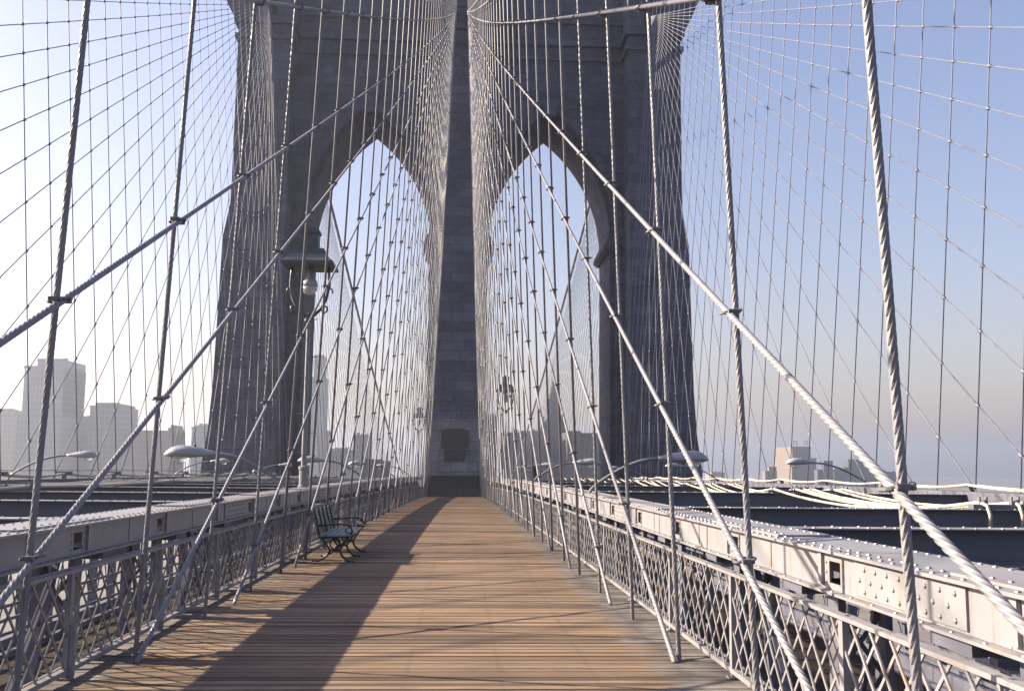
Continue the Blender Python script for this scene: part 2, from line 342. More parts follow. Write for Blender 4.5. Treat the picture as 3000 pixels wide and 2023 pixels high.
# ------------------------------------------------------------------ stone tower
TW = thing("stone_tower", (0, 98, -40), "massive granite bridge tower with two pointed arches closing the end of the boardwalk", "tower")
TW.location = (0, 0, 0)
def loft(secs):
    """secs: (z, x0, x1, y0, y1) stacked into one closed prism"""
    b = MB()
    for z, x0, x1, y0, y1 in secs: b.v += [(x0, y0, z), (x1, y0, z), (x1, y1, z), (x0, y1, z)]
    k = len(secs)
    for i in range(k - 1):
        a = 4 * i
        for q in range(4): b.f.append((a + q, a + (q + 1) % 4, a + 4 + (q + 1) % 4, a + 4 + q))
    b.f.append((3, 2, 1, 0)); n = 4 * (k - 1); b.f.append((n, n + 1, n + 2, n + 3)); return b
ACX, AW, ASP, AR = 8.94, 6.06, 23.8, 15.65
YF, YM, YB = 95.3, 96.6, 104.2; ZT = 52.0
def arch_pts(cx, grow, n=14):
    """left spring -> apex -> right spring"""
    wv, rr = AW + grow, AR + grow
    apex = math.acos((rr - wv) / rr); L = []
    for i in range(n + 1):
        t = apex * i / n; L.append((cx + (rr - wv) - rr * math.cos(t), ASP + rr * math.sin(t)))
    return L + [(2 * cx - p[0], p[1]) for p in L[-2::-1]]
for s in (-1, 1):
    b = MB()
    for y0, y1, gr in ((YF, YM, 0.46), (YM + .002, YB, 0.0)):
        P = arch_pts(s * ACX, gr)
        for (xa, za), (xb, zb) in zip(P[:-1], P[1:]):
            b.quad((xa, y0, za), (xb, y0, zb), (xb, y0, ZT), (xa, y0, ZT)); b.quad((xa, y1, za), (xa, y1, ZT), (xb, y1, ZT), (xb, y1, zb))
            b.quad((xa, y0, za), (xa, y1, za), (xb, y1, zb), (xb, y0, zb))
    # hood mould round the front arch
    P = arch_pts(s * ACX, 0.46); Q = arch_pts(s * ACX, 1.15)
    for i in range(len(P) - 1):
        b.quad((P[i][0], YF - .22, P[i][1]), (P[i + 1][0], YF - .22, P[i + 1][1]), (Q[i + 1][0], YF - .22, Q[i + 1][1]), (Q[i][0], YF - .22, Q[i][1]))
        b.quad((Q[i][0], YF - .22, Q[i][1]), (Q[i + 1][0], YF - .22, Q[i + 1][1]), (Q[i + 1][0], YF, Q[i + 1][1]), (Q[i][0], YF, Q[i][1]))
        b.quad((P[i][0], YF - .22, P[i][1]), (P[i][0], YF, P[i][1]), (P[i + 1][0], YF, P[i + 1][1]), (P[i + 1][0], YF - .22, P[i + 1][1]))
    k = s * ACX
    b.prism([(k - .55, 35.9), (k + .55, 35.9), (k + 1.0, 38.3), (k - 1.0, 38.3)], 'y', YF - .5, YF - .225)
    b.build("arch_wall", STONE, TW, fix=False)
# central pier: body, front rib, stepped foot
b = MB(); b.box(-2.42, 2.42, YF + .004, YM, -40, ZT); b.box(-2.88, 2.88, YM + .002, YB - .004, -40, ZT)
b.build("central_pier", STONE, TW)
loft([(-40, -3.0, 3.0, 89.2, YF - .01), (0.55, -2.5, 2.5, 89.95, YF - .01), (5.65, -2.15, 2.15, 90.1, YF - .01)]).build("pedestal", BOUNCE_STONE, TW)
loft([(5.655, -2.1, 2.1, 91.0, YF), (5.95, -2.1, 2.1, 91.1, YF), (21.5, -2.0, 2.0, 91.5, YF), (22.5, -1.95, 1.95, 92.0, YF), (ZT, -1.9, 1.9, 92.05, YF)]).build("buttress", STONE, TW)
loft([(-40, -3.0, 3.0, YB, 109.5), (21.5, -2.0, 2.0, YB, 108), (22.5, -1.95, 1.95, YB, 107.5), (ZT, -1.9, 1.9, YB, 107.4)]).build("buttress", STONE, TW)
for s in (-1, 1):
    def X(a, b_): return tuple(sorted((s * a, s * b_)))
    b = MB(); b.box(*X(15.46, 21.0), YF + .004, YM, -40, ZT); b.box(*X(15.0, 21.0), YM + .002, YB - .004, -40, ZT)
    b.build("outer_pier", STONE, TW)
    sec = [(-40, 23.6, 90.8), (-5, 23.0, 91.3), (1.5, 22.75, 91.5), (4.5, 22.35, 91.55), (8.5, 22.12, 91.6), (21.4, 21.85, 91.7), (22.2, 21.85, 91.7), (25.6, 21.35, 92.0), (27, 21.3, 92.0), (43.0, 21.3, 92.1), (45.2, 22.45, 92.1), (47.4, 23.35, 92.0), (ZT, 23.2, 92.0)]
    q = []
    for z, xo, yf in sec:
        x0, x1 = X(16.2, xo); q.append((z, x0, x1, yf, 107.6))
    loft(q).build("buttress", STONE, TW)
    # impost corbels at the springing, on both jambs of this arch
    for jx, d in ((2.88, 1), (15.0, -1)):
        pr = [(s * (jx - d * .3), 24.5), (s * (jx + d * .02), 24.5), (s * (jx + d * .62), 23.25), (s * (jx + d * .62), 22.9), (s * (jx + d * .25), 22.6), (s * (jx - d * .3), 22.6)]
        b = MB(); b.prism(pr, 'y', YM - .12, YB + .12); b.build("impost", STONE, TW)
        pr = [(a - s * d * .46 if d > 0 else a - s * d * .46, c) for a, c in pr]
        b = MB(); b.prism(pr, 'y', YF - .25, YM - .125); b.build("impost", STONE, TW)
# string courses follow the recesses
b = MB()
for z0, z1, pj in ((41.75, 42.2, .28), (43.25, 43.75, .38), (45.6, 46.1, .32)):
    b.box(-1.9 - pj, 1.9 + pj, 92.05 - pj, YF - pj - .003, z0, z1)
    for s in (-1, 1):
        b.box(*sorted((s * (1.9 + .002), s * 16.2)), YF - pj, YF + .1, z0, z1)
        if z0 < 45:
            b.box(*sorted((s * (16.2 - pj), s * (21.3 + pj))), 92.1 - pj, YF - pj - .003, z0, z1)
            b.box(*sorted((s * 21.2, s * (21.3 + pj - .004))), YF - pj, 107.9, z0, z1)
b.build("string_course", STONE, TW)
# proud dark boxes, coloured as the shade inside the cable and stay openings
b = MB()
for s in (-1, 1):
    b.box(*sorted((s * .42, s * 1.25)), 92.02, 92.2, 44.0, 47.2); b.box(*sorted((s * 17.75, s * 18.75)), 91.98, 92.2, 44.3, 47.4)
b.build("cable_opening_shade", SLOTM, TW)
# two bronze tablets on the foot of the pier
b = MB(); b.prism([(-1.25, 3.02), (1.15, 3.02), (1.15, 4.62), (.6, 4.76), (-.05, 4.80), (-.7, 4.76), (-1.25, 4.62)], 'y', 89.86, 90.06)
for i in range(7): b.box(-1.05, .95, 89.845, 89.862, 3.25 + .19 * i, 3.31 + .19 * i)
b.build("plaque", BRONZE, TW)
b = MB(); b.box(-.95, .86, 89.86, 90.04, 1.95, 2.88)
for i in range(4): b.box(-.8, .7, 89.845, 89.862, 2.1 + .19 * i, 2.16 + .19 * i)
b.build("plaque", BRONZE, TW)

# ------------------------------------------------------------------ stairs up to the tower landing
ST = thing("staircase", (0, 84, zd(84)), "dark timber staircase at the end of the boardwalk under the granite tower", "stairs")
z0 = zd(84); n = 11; rise = (0.62 - z0) / n; run = .34
for i in range(n):
    b = MB(); b.box(-2.45, 2.45, .012 * 0 + run * i, run * (i + 1) + .03, rise * i - (.12 if i else .25), rise * (i + 1) - .002 * 0); b.build("step", DARKW, ST)
b = MB(); b.box(-2.6, 2.6, run * n + .034, 6.4, 0.62 - z0 - .2, 0.62 - z0 + .002); b.build("landing", DARKW, ST)
for s in (-1, 1):
    b = MB()
    b.box(*sorted((s * 2.46, s * 2.54)), 0.0, .10, -.1, 1.05); b.box(*sorted((s * 2.46, s * 2.54)), run * n, run * n + .1, .3, 2.75)
    b.bar((s * 2.5, .05, 1.0), (s * 2.5, run * n + .05, 2.7), .05, .05); b.bar((s * 2.5, .05, .5), (s * 2.5, run * n + .05, 2.2), .03, .03)
    b.build("handrail", PIPE, ST)

# ------------------------------------------------------------------ cables, suspenders and stays
TY, TZ = 92.2, 45.2
def xin(z): return 2.22 - 0.038 * z
def xout(z): return 14.68 + 0.08 * z
def cable_z(y):                                # main cable seen from the camera's span, then the far span
    if y <= 97: t = 97 - y; return 48.6 - .30 * t + .30 / 486 * t * t
    t = y - 97; return 48.6 - .335 * t + .00025 * t * t
def rope_mesh(fn, r, nodes=(), twist=True, hand=1, knot=2.7):
    """fn(t), t in 0..1 -> point; near the camera the strands are modelled, farther off it is a round rope"""
    A = fn(0.0); Bp = fn(1.0); Ln = (Bp - A).length
    near = min((fn(i / 60) - CAM).length for i in range(61))
    lob = twist and near < 15
    n = 18 if lob else (6 if near < 60 else 5)
    ts = [0.0]; s = 0.0
    straight = (fn(.5) - (A + Bp) / 2).length < 1e-4
    while s < Ln:
        d = (fn(s / Ln) - CAM).length
        if lob and d < 24: st = .03 * max(1.0, d / 5.0)
        else: st = Ln if straight else max(1.5, d * .06)
        s += st
        if lob and d < 24 or not straight: ts.append(min(1.0, s / Ln))
    if ts[-1] < 1.0: ts.append(1.0)
    ring = [(t, 1.0) for t in ts]
    for y in nodes:                            # small knots where a stay is seized to a suspender
        h = .09 / Ln
        if h * 2 < y < 1 - h * 2: ring += [(y - h, 1.0), (y - h * .7, knot), (y + h * .7, knot), (y + h, 1.0)]
    ring.sort(); b = MB(); d = (Bp - A).normalized()
    sd = Vector((1, 0, 0)) if abs(d.x) < .9 else Vector((0, 0, 1))
    x = (sd - d * sd.dot(d)).normalized(); y_ = d.cross(x); b0 = 0
    for t, k in ring:
        p = fn(t); dist = (p - CAM).length
        amp = .34 * max(0.0, min(1.0, (24 - dist) / 8)) if lob else 0.0
        tw = hand * 2 * PI * t * Ln / .36
        for i in range(n):
            a = 2 * PI * i / n + (tw if lob else 0)
            rr = r * k * (1.04 - amp if (lob and i % 3 == 0) else 1.0)
            b.v.append(tuple(p + (x * math.cos(a) + y_ * math.sin(a)) * rr))
    m_ = len(ring)
    for i in range(m_ - 1):
        for k in range(n):
            a = i * n; c = a + n; b.f.append((a + k, a + (k + 1) % n, c + (k + 1) % n, c + k))
    b.f.append(tuple(range(n - 1, -1, -1))); b.f.append(tuple((m_ - 1) * n + k for k in range(n)))
    return b
# four main cables
for s, fx, nm in ((-1, xin, "nearer the shaded railing"), (1, xin, "nearer the sunlit railing"), (-1, xout, "over the roadway on the sun's side"), (1, xout, "over the roadway on the blue-sky side")):
    root = thing("main_cable", (0, 97, 48.6), "thick main suspension cable hung from the tower top, " + nm, "bridge cable", "main suspension cables"); root.location = (0, 0, 0)
    for a, e, name in ((-60, 97, "span_cable"), (97, 262, "far_span_cable")):
        if fx is xin and a == 97: continue
        P = []
        for i in range(41):
            y = a + (e - a) * i / 40; z = cable_z(y); x = fx(z)
            if a == 97: x = 18.4 - (y - 97) / 165 * 3.4
            P.append((s * x, y, z))
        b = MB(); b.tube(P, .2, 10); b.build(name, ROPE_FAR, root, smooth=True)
ISUS = [1.7 + 2.25 * j for j in range(0, 40)]          # suspenders beside the boardwalk
OSUS = [22.8 + 2.25 * j for j in range(0, 31)]         # suspenders along the outer trusses
SIDE = {-1: "shaded", 1: "sunlit"}
for s in (-1, 1):
    for i, y in enumerate(ISUS):
        if (s < 0 and y < 5) or y < 3: continue
        z0 = zd(y) - .1; z1 = cable_z(y)
        jx = random.uniform(-.02, .02)
        fn = lambda t, y=y, z0=z0, z1=z1, jx=jx: Vector((s * (xin(z0 + (z1 - z0) * t) + jx * (1 - t)), y, z0 + (z1 - z0) * t))
        o = rope_mesh(fn, .0215).build("suspender_rope", ROPE, None, smooth=True, fix=False)
        k = sum(1 for q in ISUS[:i + 1] if q > (5 if s < 0 else 3))
        tag(o, "upright twisted suspender rope on the %s edge of the boardwalk, %s counted towards the tower" % (SIDE[s], nth(k)), "suspender rope", "upright suspender ropes beside the boardwalk")
    for i, y in enumerate(OSUS):
        z0 = .75 + zg(y); z1 = cable_z(y)
        fn = lambda t, y=y, z0=z0, z1=z1: Vector((s * xout(z0 + (z1 - z0) * t), y, z0 + (z1 - z0) * t))
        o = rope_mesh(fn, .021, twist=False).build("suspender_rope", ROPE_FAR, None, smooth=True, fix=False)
        tag(o, "thin upright rope on the outer truss against the %s sky, %s towards the tower" % ("cream" if s < 0 else "blue", nth(i + 1)), "suspender rope", "thin suspender ropes on the outer trusses")
    for i in range(54):                                     # beyond the tower, seen through the arch
        y = 112 + 2.5 * i; z1 = cable_z(y); z0 = .5 + zg(min(y, 110)); x1 = 18.4 - (y - 97) / 165 * 3.4
        if z1 < z0 + 1: continue
        fn = lambda t, y=y, z0=z0, z1=z1, x1=x1: Vector((s * (14.9 + (x1 - 14.9) * t), y, z0 + (z1 - z0) * t))
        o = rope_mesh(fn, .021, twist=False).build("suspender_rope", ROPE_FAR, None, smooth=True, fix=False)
        tag(o, "one of the hair-thin upright ropes behind the tower, seen through its %s arch" % ("cream-lit" if s < 0 else "blue-lit"), "suspender rope", "hair-thin ropes seen through the %s arch" % ("cream-lit" if s < 0 else "blue-lit"))
# clamp joining a stay to a suspender
def clamp_mesh():
    b = MB(); hx, hy = .036, .052; P = []
    for k in range(20):
        t = 2 * PI * k / 20; c, q = math.cos(t), math.sin(t)
        P.append((math.copysign(abs(c) ** .75, c) * (hx + .028), math.copysign(abs(q) ** .75, q) * hy, .012 * c))
    b.tube(P, .0105, 6, closed=True)
    for e in (-1, 1):
        b.box(-.02, .02, *sorted((e * .05, e * .088)), -.013, .013)
        b.lathe([(.015, -.036), (.015, -.022), (.008, -.02), (.008, .024), (.015, .026), (.015, .04)], (0, e * .078, 0), 6, 'x')
    return b
CLAMP0 = clamp_mesh().build("clamp", CLAMP, None, smooth=False)
CLAMP_USED = []
def clamp_at(root, p, tilt, big):
    o = CLAMP0 if not CLAMP_USED else CLAMP0.copy()
    if CLAMP_USED: COL.objects.link(o)
    CLAMP_USED.append(o); o.parent = root; o.location = p; o.rotation_euler = (tilt, 0, 0); o.scale = (big, big, big)
FEET = [-12.8, -8.7, -4.4, .7, 4.1]
f_ = 8.35
while f_ < 88: FEET.append(f_); f_ += 3.5 if len(FEET) % 2 == 0 else 4.25
SAG = 7.6e-5
for s in (-1, 1):
    for i, yf in enumerate(FEET):
        zf = zd(yf) if yf > 0 else 0.0; Lh = TY - yf; sg = SAG * Lh * Lh
        x0 = 2.22 - .038 * zf - .045; x1 = xin(TZ) - .03
        fn = lambda t, yf=yf, zf=zf, Lh=Lh, sg=sg, x0=x0, x1=x1: Vector((s * (x0 + (x1 - x0) * t), yf + Lh * t, zf + (TZ - zf) * t - 4 * sg * t * (1 - t)))
        cross = [(y, (y - yf) / Lh) for y in ISUS if yf + .8 < y < 90 and y > 3]
        nodes = [t for y, t in cross if y >= 42]
        o = rope_mesh(fn, .0225, nodes, hand=-1, knot=1.9).build("stay_rope", ROPE, None, smooth=True, fix=False)
        tag(o, "slanting stay rope over the %s boardwalk edge, %s from the flattest in its fan" % (SIDE[s], nth(i + 1)), "stay rope", "slanting stay ropes beside the boardwalk")
        for y, t in cross:
            if y >= 42 or (s < 0 and y < 5): continue
            p = fn(t); p.x = s * (abs(p.x) + .022)
            clamp_at(o, p, random.uniform(-.12, .12), 1.0 if y < 20 else 1.15)
    OF = [-2.6 - 3.7 * 3 + 3.7 * k for k in range(29)]
    for i, yf in enumerate(OF):
        zf = .9 + zg(max(yf, 0)); Lh = TY - yf; sg = SAG * Lh * Lh * .6
        x0, x1 = 14.72, xout(45.4)
        fn = lambda t, yf=yf, zf=zf, Lh=Lh, sg=sg: Vector((s * (x0 + (x1 - x0) * t), yf + Lh * t, zf + (45.3 - zf) * t - 4 * sg * t * (1 - t)))
        nodes = [(y - yf) / Lh for y in OSUS if yf + 1 < y < 88]
        o = rope_mesh(fn, .021, nodes, twist=False).build("stay_rope", ROPE_FAR, None, smooth=True, fix=False)
        tag(o, "thin slanting stay of the outer truss under the %s sky, %s from the flattest" % ("cream" if s < 0 else "blue", nth(i + 1)), "stay rope", "thin stay ropes of the outer trusses")
    for i in range(26):
        yf = 111 + 4.2 * i
        fn = lambda t, yf=yf: Vector((s * (14.9 + 3.4 * t), yf + (107.6 - yf) * t, .5 + 44.8 * t))
        o = rope_mesh(fn, .021, twist=False).build("stay_rope", ROPE_FAR, None, smooth=True, fix=False)
        tag(o, "one of the hair-thin slanting ropes behind the tower, seen through its %s arch" % ("cream-lit" if s < 0 else "blue-lit"), "stay rope", "hair-thin stays seen through the %s arch" % ("cream-lit" if s < 0 else "blue-lit"))

# ------------------------------------------------------------------ lattice railings
PN = 2.25; RY0 = 1.0; NP = 36
def lattice_panel():
    b = MB(); sp = .245; sl = 1.05; z0, z1 = .075, .765; run = (z1 - z0) / sl
    for fam, xo in ((1, -.006), (-1, .006)):
        k = -int(run / sp) - 2
        while k * sp < PN + run + sp:
            ya, yb = (k * sp, k * sp + run) if fam > 0 else (k * sp, k * sp - run)
            # clip to the panel
            za, zb = z0, z1
            pa, pb = [ya, za], [yb, zb]
            lo, hi = .03, PN - .03
            ok = not (max(ya, yb) <= lo or min(ya, yb) >= hi)
            if ok:
                for P, Q in ((pa, pb), (pb, pa)):
                    if P[0] < lo: t = (lo - P[0]) / (Q[0] - P[0]); P[1] += (Q[1] - P[1]) * t; P[0] = lo
                    if P[0] > hi: t = (hi - P[0]) / (Q[0] - P[0]); P[1] += (Q[1] - P[1]) * t; P[0] = hi
                if abs(pb[1] - pa[1]) > .03: b.bar((xo, pa[0], pa[1]), (xo, pb[0], pb[1]), .011, .019, (1, 0, 0)) if False else b.bar((xo, pa[0], pa[1]), (xo, pb[0], pb[1]), .019, .009, (1, 0, 0))
            k += 1
    return b
def rail_post():
    b = MB(); b.box(-.02, .02, -.03, .03, .0, .80); b.box(-.045, .045, -.05, .05, 0, .015); b.box(-.06, -.021, -.022, .022, .02, .4); return b
PANEL0 = POST0 = None
for s in (-1, 1):
    R = thing("lattice_railing", (s * 2.5, 0, 0), "low diamond lattice railing along the %s edge of the boardwalk" % SIDE[s], "railing", "lattice railings along the boardwalk")
    for j in range(NP + 1):
        y = RY0 + PN * j; z = zd(y); pit = math.atan2(zd(y + PN) - z, PN)
        if POST0 is None: POST0 = o = rail_post().build("post", PAINT)
        else: o = POST0.copy(); COL.objects.link(o)
        o.parent = R; o.location = (0, y, z)
        if s > 0: o.rotation_euler = (0, 0, 0)
        else: o.rotation_euler = (0, 0, 0); o.scale = (-1, 1, 1)
        if j < NP:
            if PANEL0 is None: PANEL0 = o = lattice_panel().build("lattice_panel", PAINT)
            else: o = PANEL0.copy(); COL.objects.link(o)
            o.parent = R; o.location = (0, y, z); o.rotation_euler = (pit, 0, 0)
    for nm, zz, ww, hh, xo in (("top_rail", .782, .032, .022, 0.024), ("top_rail", .790, .030, .022, -.026), ("bottom_rail", .06, .05, .035, 0), ("kerb_angle", -.035, .02, .12, s * .155)):
        b = MB()
        for j in range(NP):
            ya, yb = RY0 + PN * j, RY0 + PN * (j + 1); za, zb = zd(ya) + zz, zd(yb) + zz
            b.hexa([(xo - ww / 2, ya, za - hh / 2), (xo + ww / 2, ya, za - hh / 2), (xo + ww / 2, yb, zb - hh / 2), (xo - ww / 2, yb, zb - hh / 2), (xo - ww / 2, ya, za + hh / 2), (xo + ww / 2, ya, za + hh / 2), (xo + ww / 2, yb, zb + hh / 2), (xo - ww / 2, yb, zb + hh / 2)])
        b.build(nm, PAINT, R)

# ------------------------------------------------------------------ inner stiffening trusses with the riveted top chord
GY0 = 1.95; NG = 36
def run_bar(b, x0, x1, z0, z1, ys):
    for ya, yb in zip(ys[:-1], ys[1:]):
        za, zb = zg(ya), zg(yb)
        b.hexa([(x0, ya, za + z0), (x1, ya, za + z0), (x1, yb, zb + z0), (x0, yb, zb + z0), (x0, ya, za + z1), (x1, ya, za + z1), (x1, yb, zb + z1), (x0, yb, zb + z1)])
def web_plate():
    """one 2.25 m length of the chord web, with its hand hole, seam angle and rivets; x<0 faces the walk"""
    b = MB(); t = .012; z0, z1 = .84, 1.065; h0, h1, hz0, hz1 = 1.90, 2.08, .88, 1.015
    for y0, y1, a, c in ((.003, h0, z0, z1), (h1, PN - .003, z0, z1), (h0 + .001, h1 - .001, z0, hz0), (h0 + .001, h1 - .001, hz1, z1)): b.box(0, t, y0, y1, a, c)
    b.box(-.022, -.001, PN - .085, PN - .03, z0 + .02, z1 - .002)
    b.box(-.006, -.0005, 1.0, 1.012, z0 + .02, z1 - .01)
    for y in (h0 - .05, h1 + .05):
        for k in range(3): b.rivet((0, y, .885 + .06 * k), .014, '-x')
    return b
def splice():
    b = MB(); b.box(-.013, -.001, .35, 1.65, .858, 1.05)
    for r_, z in enumerate((.89, .95, 1.015)):
        for k in range(8): b.rivet((-.013, .45 + .15 * k + (.07 if r_ == 1 else 0), z), .017, '-x')
    return b
WEB0 = SPL0 = None
for s in (-1, 1):
    T = thing("stiffening_truss", (0, 0, 0), "riveted steel roadway truss beside the %s railing, its wide top chord at hand height" % SIDE[s], "truss", "stiffening trusses of the bridge")
    for j in range(NG):
        y = GY0 + PN * j; pit = math.atan2(zg(y + PN) - zg(y), PN)
        if WEB0 is None: WEB0 = o = web_plate().build("web_plate", PAINT)
        else: o = WEB0.copy(); COL.objects.link(o)
        o.parent = T; o.location = (s * 2.72, y, zg(y)); o.rotation_euler = (pit, 0, 0); o.scale = (s, 1, 1)
        if j % 4 == 1 and j < 20:
            if SPL0 is None: SPL0 = o = splice().build("splice_plate", PAINT)
            else: o = SPL0.copy(); COL.objects.link(o)
            o.parent = T; o.location = (s * 2.72, y, zg(y)); o.rotation_euler = (pit, 0, 0); o.scale = (s, 1, 1)
    ys = [GY0 + PN * j for j in range(NG + 1)]
    b = MB(); x0, x1 = sorted((s * 2.66, s * 3.22)); run_bar(b, x0, x1, 1.07, 1.088, ys)
    y = GY0 + .05; k = 0
    while y < 46:
        for xr in (2.70, 2.79, 3.18):
            if xr == 2.79: yy = y + .075
            else: yy = y
            b.rivet((s * xr, yy, zg(yy) + 1.087), .0165, 'z')
        y += .15
    for j in range(0, NG, 2):                     # thicker cover plates
        ya = GY0 + PN * j + .9; yb = ya + 1.9
        b.hexa([(s * 2.74 if s > 0 else s * 3.14, ya, zg(ya) + 1.089), (s * 3.14 if s > 0 else s * 2.74, ya, zg(ya) + 1.089), (s * 3.14 if s > 0 else s * 2.74, yb, zg(yb) + 1.089), (s * 2.74 if s > 0 else s * 3.14, yb, zg(yb) + 1.089),
                (s * 2.74 if s > 0 else s * 3.14, ya, zg(ya) + 1.103), (s * 3.14 if s > 0 else s * 2.74, ya, zg(ya) + 1.103), (s * 3.14 if s > 0 else s * 2.74, yb, zg(yb) + 1.103), (s * 2.74 if s > 0 else s * 3.14, yb, zg(yb) + 1.103)])
        if ya < 40:
            for q in range(12):
                for xr in (2.80, 3.08): b.rivet((s * xr, ya + .08 + .155 * q, zg(ya + .08 + .155 * q) + 1.102), .016, 'z')
    b.build("cover_plate", PAINT, T)
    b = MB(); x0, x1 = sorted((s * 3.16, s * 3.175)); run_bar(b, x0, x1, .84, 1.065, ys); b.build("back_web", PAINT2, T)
    b = MB()
    x0, x1 = sorted((s * 2.66, s * 2.735)); run_bar(b, x0, x1, .822, .838, ys)
    y = GY0
    while y < 30: b.rivet((s * 2.685, y, zg(y) + .837), .013, 'z'); y += .3
    b.build("flange", PAINT, T)
    for y in ys[:30]:                             # short batten plates hanging under the chord
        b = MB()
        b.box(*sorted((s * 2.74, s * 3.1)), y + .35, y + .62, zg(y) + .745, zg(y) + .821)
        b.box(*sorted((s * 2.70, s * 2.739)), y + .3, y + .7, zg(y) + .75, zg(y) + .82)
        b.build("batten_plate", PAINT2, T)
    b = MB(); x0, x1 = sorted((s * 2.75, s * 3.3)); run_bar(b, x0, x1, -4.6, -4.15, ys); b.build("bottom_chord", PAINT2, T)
    for j in range(NG):
        y = GY0 + PN * j
        b = MB()
        for xx in (2.80, 3.1): b.box(*sorted((s * xx, s * (xx + .05))), y - .09, y + .09, -4.2 + zg(y), .78 + zg(y))
        for q in range(12):
            za = -4.0 + zg(y) + .39 * q; b.bar((s * 2.82, y, za), (s * 3.12, y, za + .39), .03, .01, (0, 1, 0)); b.bar((s * 2.83, y + .02, za + .39), (s * 3.12, y + .02, za), .03, .01, (0, 1, 0))
        b.build("truss_post", PAINT2, T)
        if j < NG - 1:
            b = MB(); yb = y + PN * (2 if j % 2 else 1)
            b.bar((s * 2.97, y, -4.3 + zg(y)), (s * 2.97, yb, .76 + zg(yb)), .045, .03); b.bar((s * 3.09, y, .76 + zg(y)), (s * 3.09, yb, -4.3 + zg(yb)), .045, .03)
            b.build("diagonal_tie", PAINT2, T)
# promenade cross girders between the trusses
mb = MB()
for j in range(NG):
    y = GY0 + PN * j; mb.box(-2.86, 2.86, y - .08, y + .08, zd(y) - .62, zd(y) - .31)
struct(mb.build("path_cross_girders", PAINT2))

# ------------------------------------------------------------------ outer trusses, overhead beams, hoses
SKY = {-1: "cream", 1: "blue"}
for s in (-1, 1):
    T = thing("stiffening_truss", (0, 0, 0), "dark riveted outer truss along the far side of the road under the %s sky" % SKY[s], "truss", "stiffening trusses of the bridge")
    ys = [14 + PN * j for j in range(36)]
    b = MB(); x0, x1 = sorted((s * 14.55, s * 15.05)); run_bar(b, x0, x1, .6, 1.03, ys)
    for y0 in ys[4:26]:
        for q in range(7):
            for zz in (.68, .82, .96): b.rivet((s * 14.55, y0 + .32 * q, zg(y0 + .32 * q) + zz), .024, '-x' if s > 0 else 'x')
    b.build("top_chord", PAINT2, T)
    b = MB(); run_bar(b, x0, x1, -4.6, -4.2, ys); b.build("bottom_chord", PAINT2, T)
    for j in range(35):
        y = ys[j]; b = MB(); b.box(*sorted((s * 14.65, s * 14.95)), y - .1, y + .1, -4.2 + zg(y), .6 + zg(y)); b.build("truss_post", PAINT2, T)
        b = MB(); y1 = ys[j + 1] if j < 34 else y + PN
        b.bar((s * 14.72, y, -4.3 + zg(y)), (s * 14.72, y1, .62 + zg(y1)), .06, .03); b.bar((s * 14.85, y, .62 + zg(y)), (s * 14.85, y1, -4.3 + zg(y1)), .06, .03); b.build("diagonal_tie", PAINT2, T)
    b = MB()
    for q in range(3):
        x0, x1 = sorted((s * 14.3, s * 14.36)); run_bar(b, x0, x1, -4.0 + .45 * q, -3.9 + .45 * q, ys)
    b.build("guard_rail", PAINT2, T)
BEAM_Y = {1: [5.35, 10.9] + [16.45 + 11.1 * j for j in range(7)], -1: [6.2 + 5.55 * j for j in range(15)]}
for s in (-1, 1):
    for j, y in enumerate(BEAM_Y[s]):
        z = zg(y)
        root = thing("cross_beam", (s * 9, y, z), "overhead riveted beam across the %s roadway, %s counted towards the tower" % ("sunny" if s < 0 else "blue-sky", nth(j + 1)), "beam", "overhead beams across the roadways")
        xa, xb = sorted((s * 3.24 - s * 9, s * 14.54 - s * 9))
        b = MB(); b.box(xa, xb, -.012, .012, .56, .935); b.box(xa, xb, -.07, -.013, .56, .6)
        b.build("beam_web", PAINT2, root)
        b = MB(); b.box(xa, xb, -.17, .17, .936, .952)
        if y < 50:
            x = xa + .1
            while x < xb:
                b.rivet((x, -.13, .951), .022, 'z'); b.rivet((x, .13, .951), .022, 'z'); x += .3
        b.box(xa, xb, -.17, .17, .542, .559)
        b.build("beam_flange", PAINT, root)
    ys = BEAM_Y[s]
    for j in range(1, 9, 2):
        if j + 2 >= len(ys): break
        b = MB(); b.tube([(s * 3.4, ys[j], zg(ys[j]) + .75), (s * 14.4, ys[j + 1] + 2, zg(ys[j + 1]) + .75)], .02, 6)
        tag(b.build("bracing_rod", PAINT2), "thin diagonal rod under the overhead beams of the %s road, %s from the camera" % ("sunny" if s < 0 else "blue-sky", nth((j + 1) // 2)), "bracing rod", "diagonal rods between overhead beams")
CH_Y = {1: [16.45 + 5.55 * j for j in range(13)], -1: [17.3 + 5.55 * j for j in range(13)]}
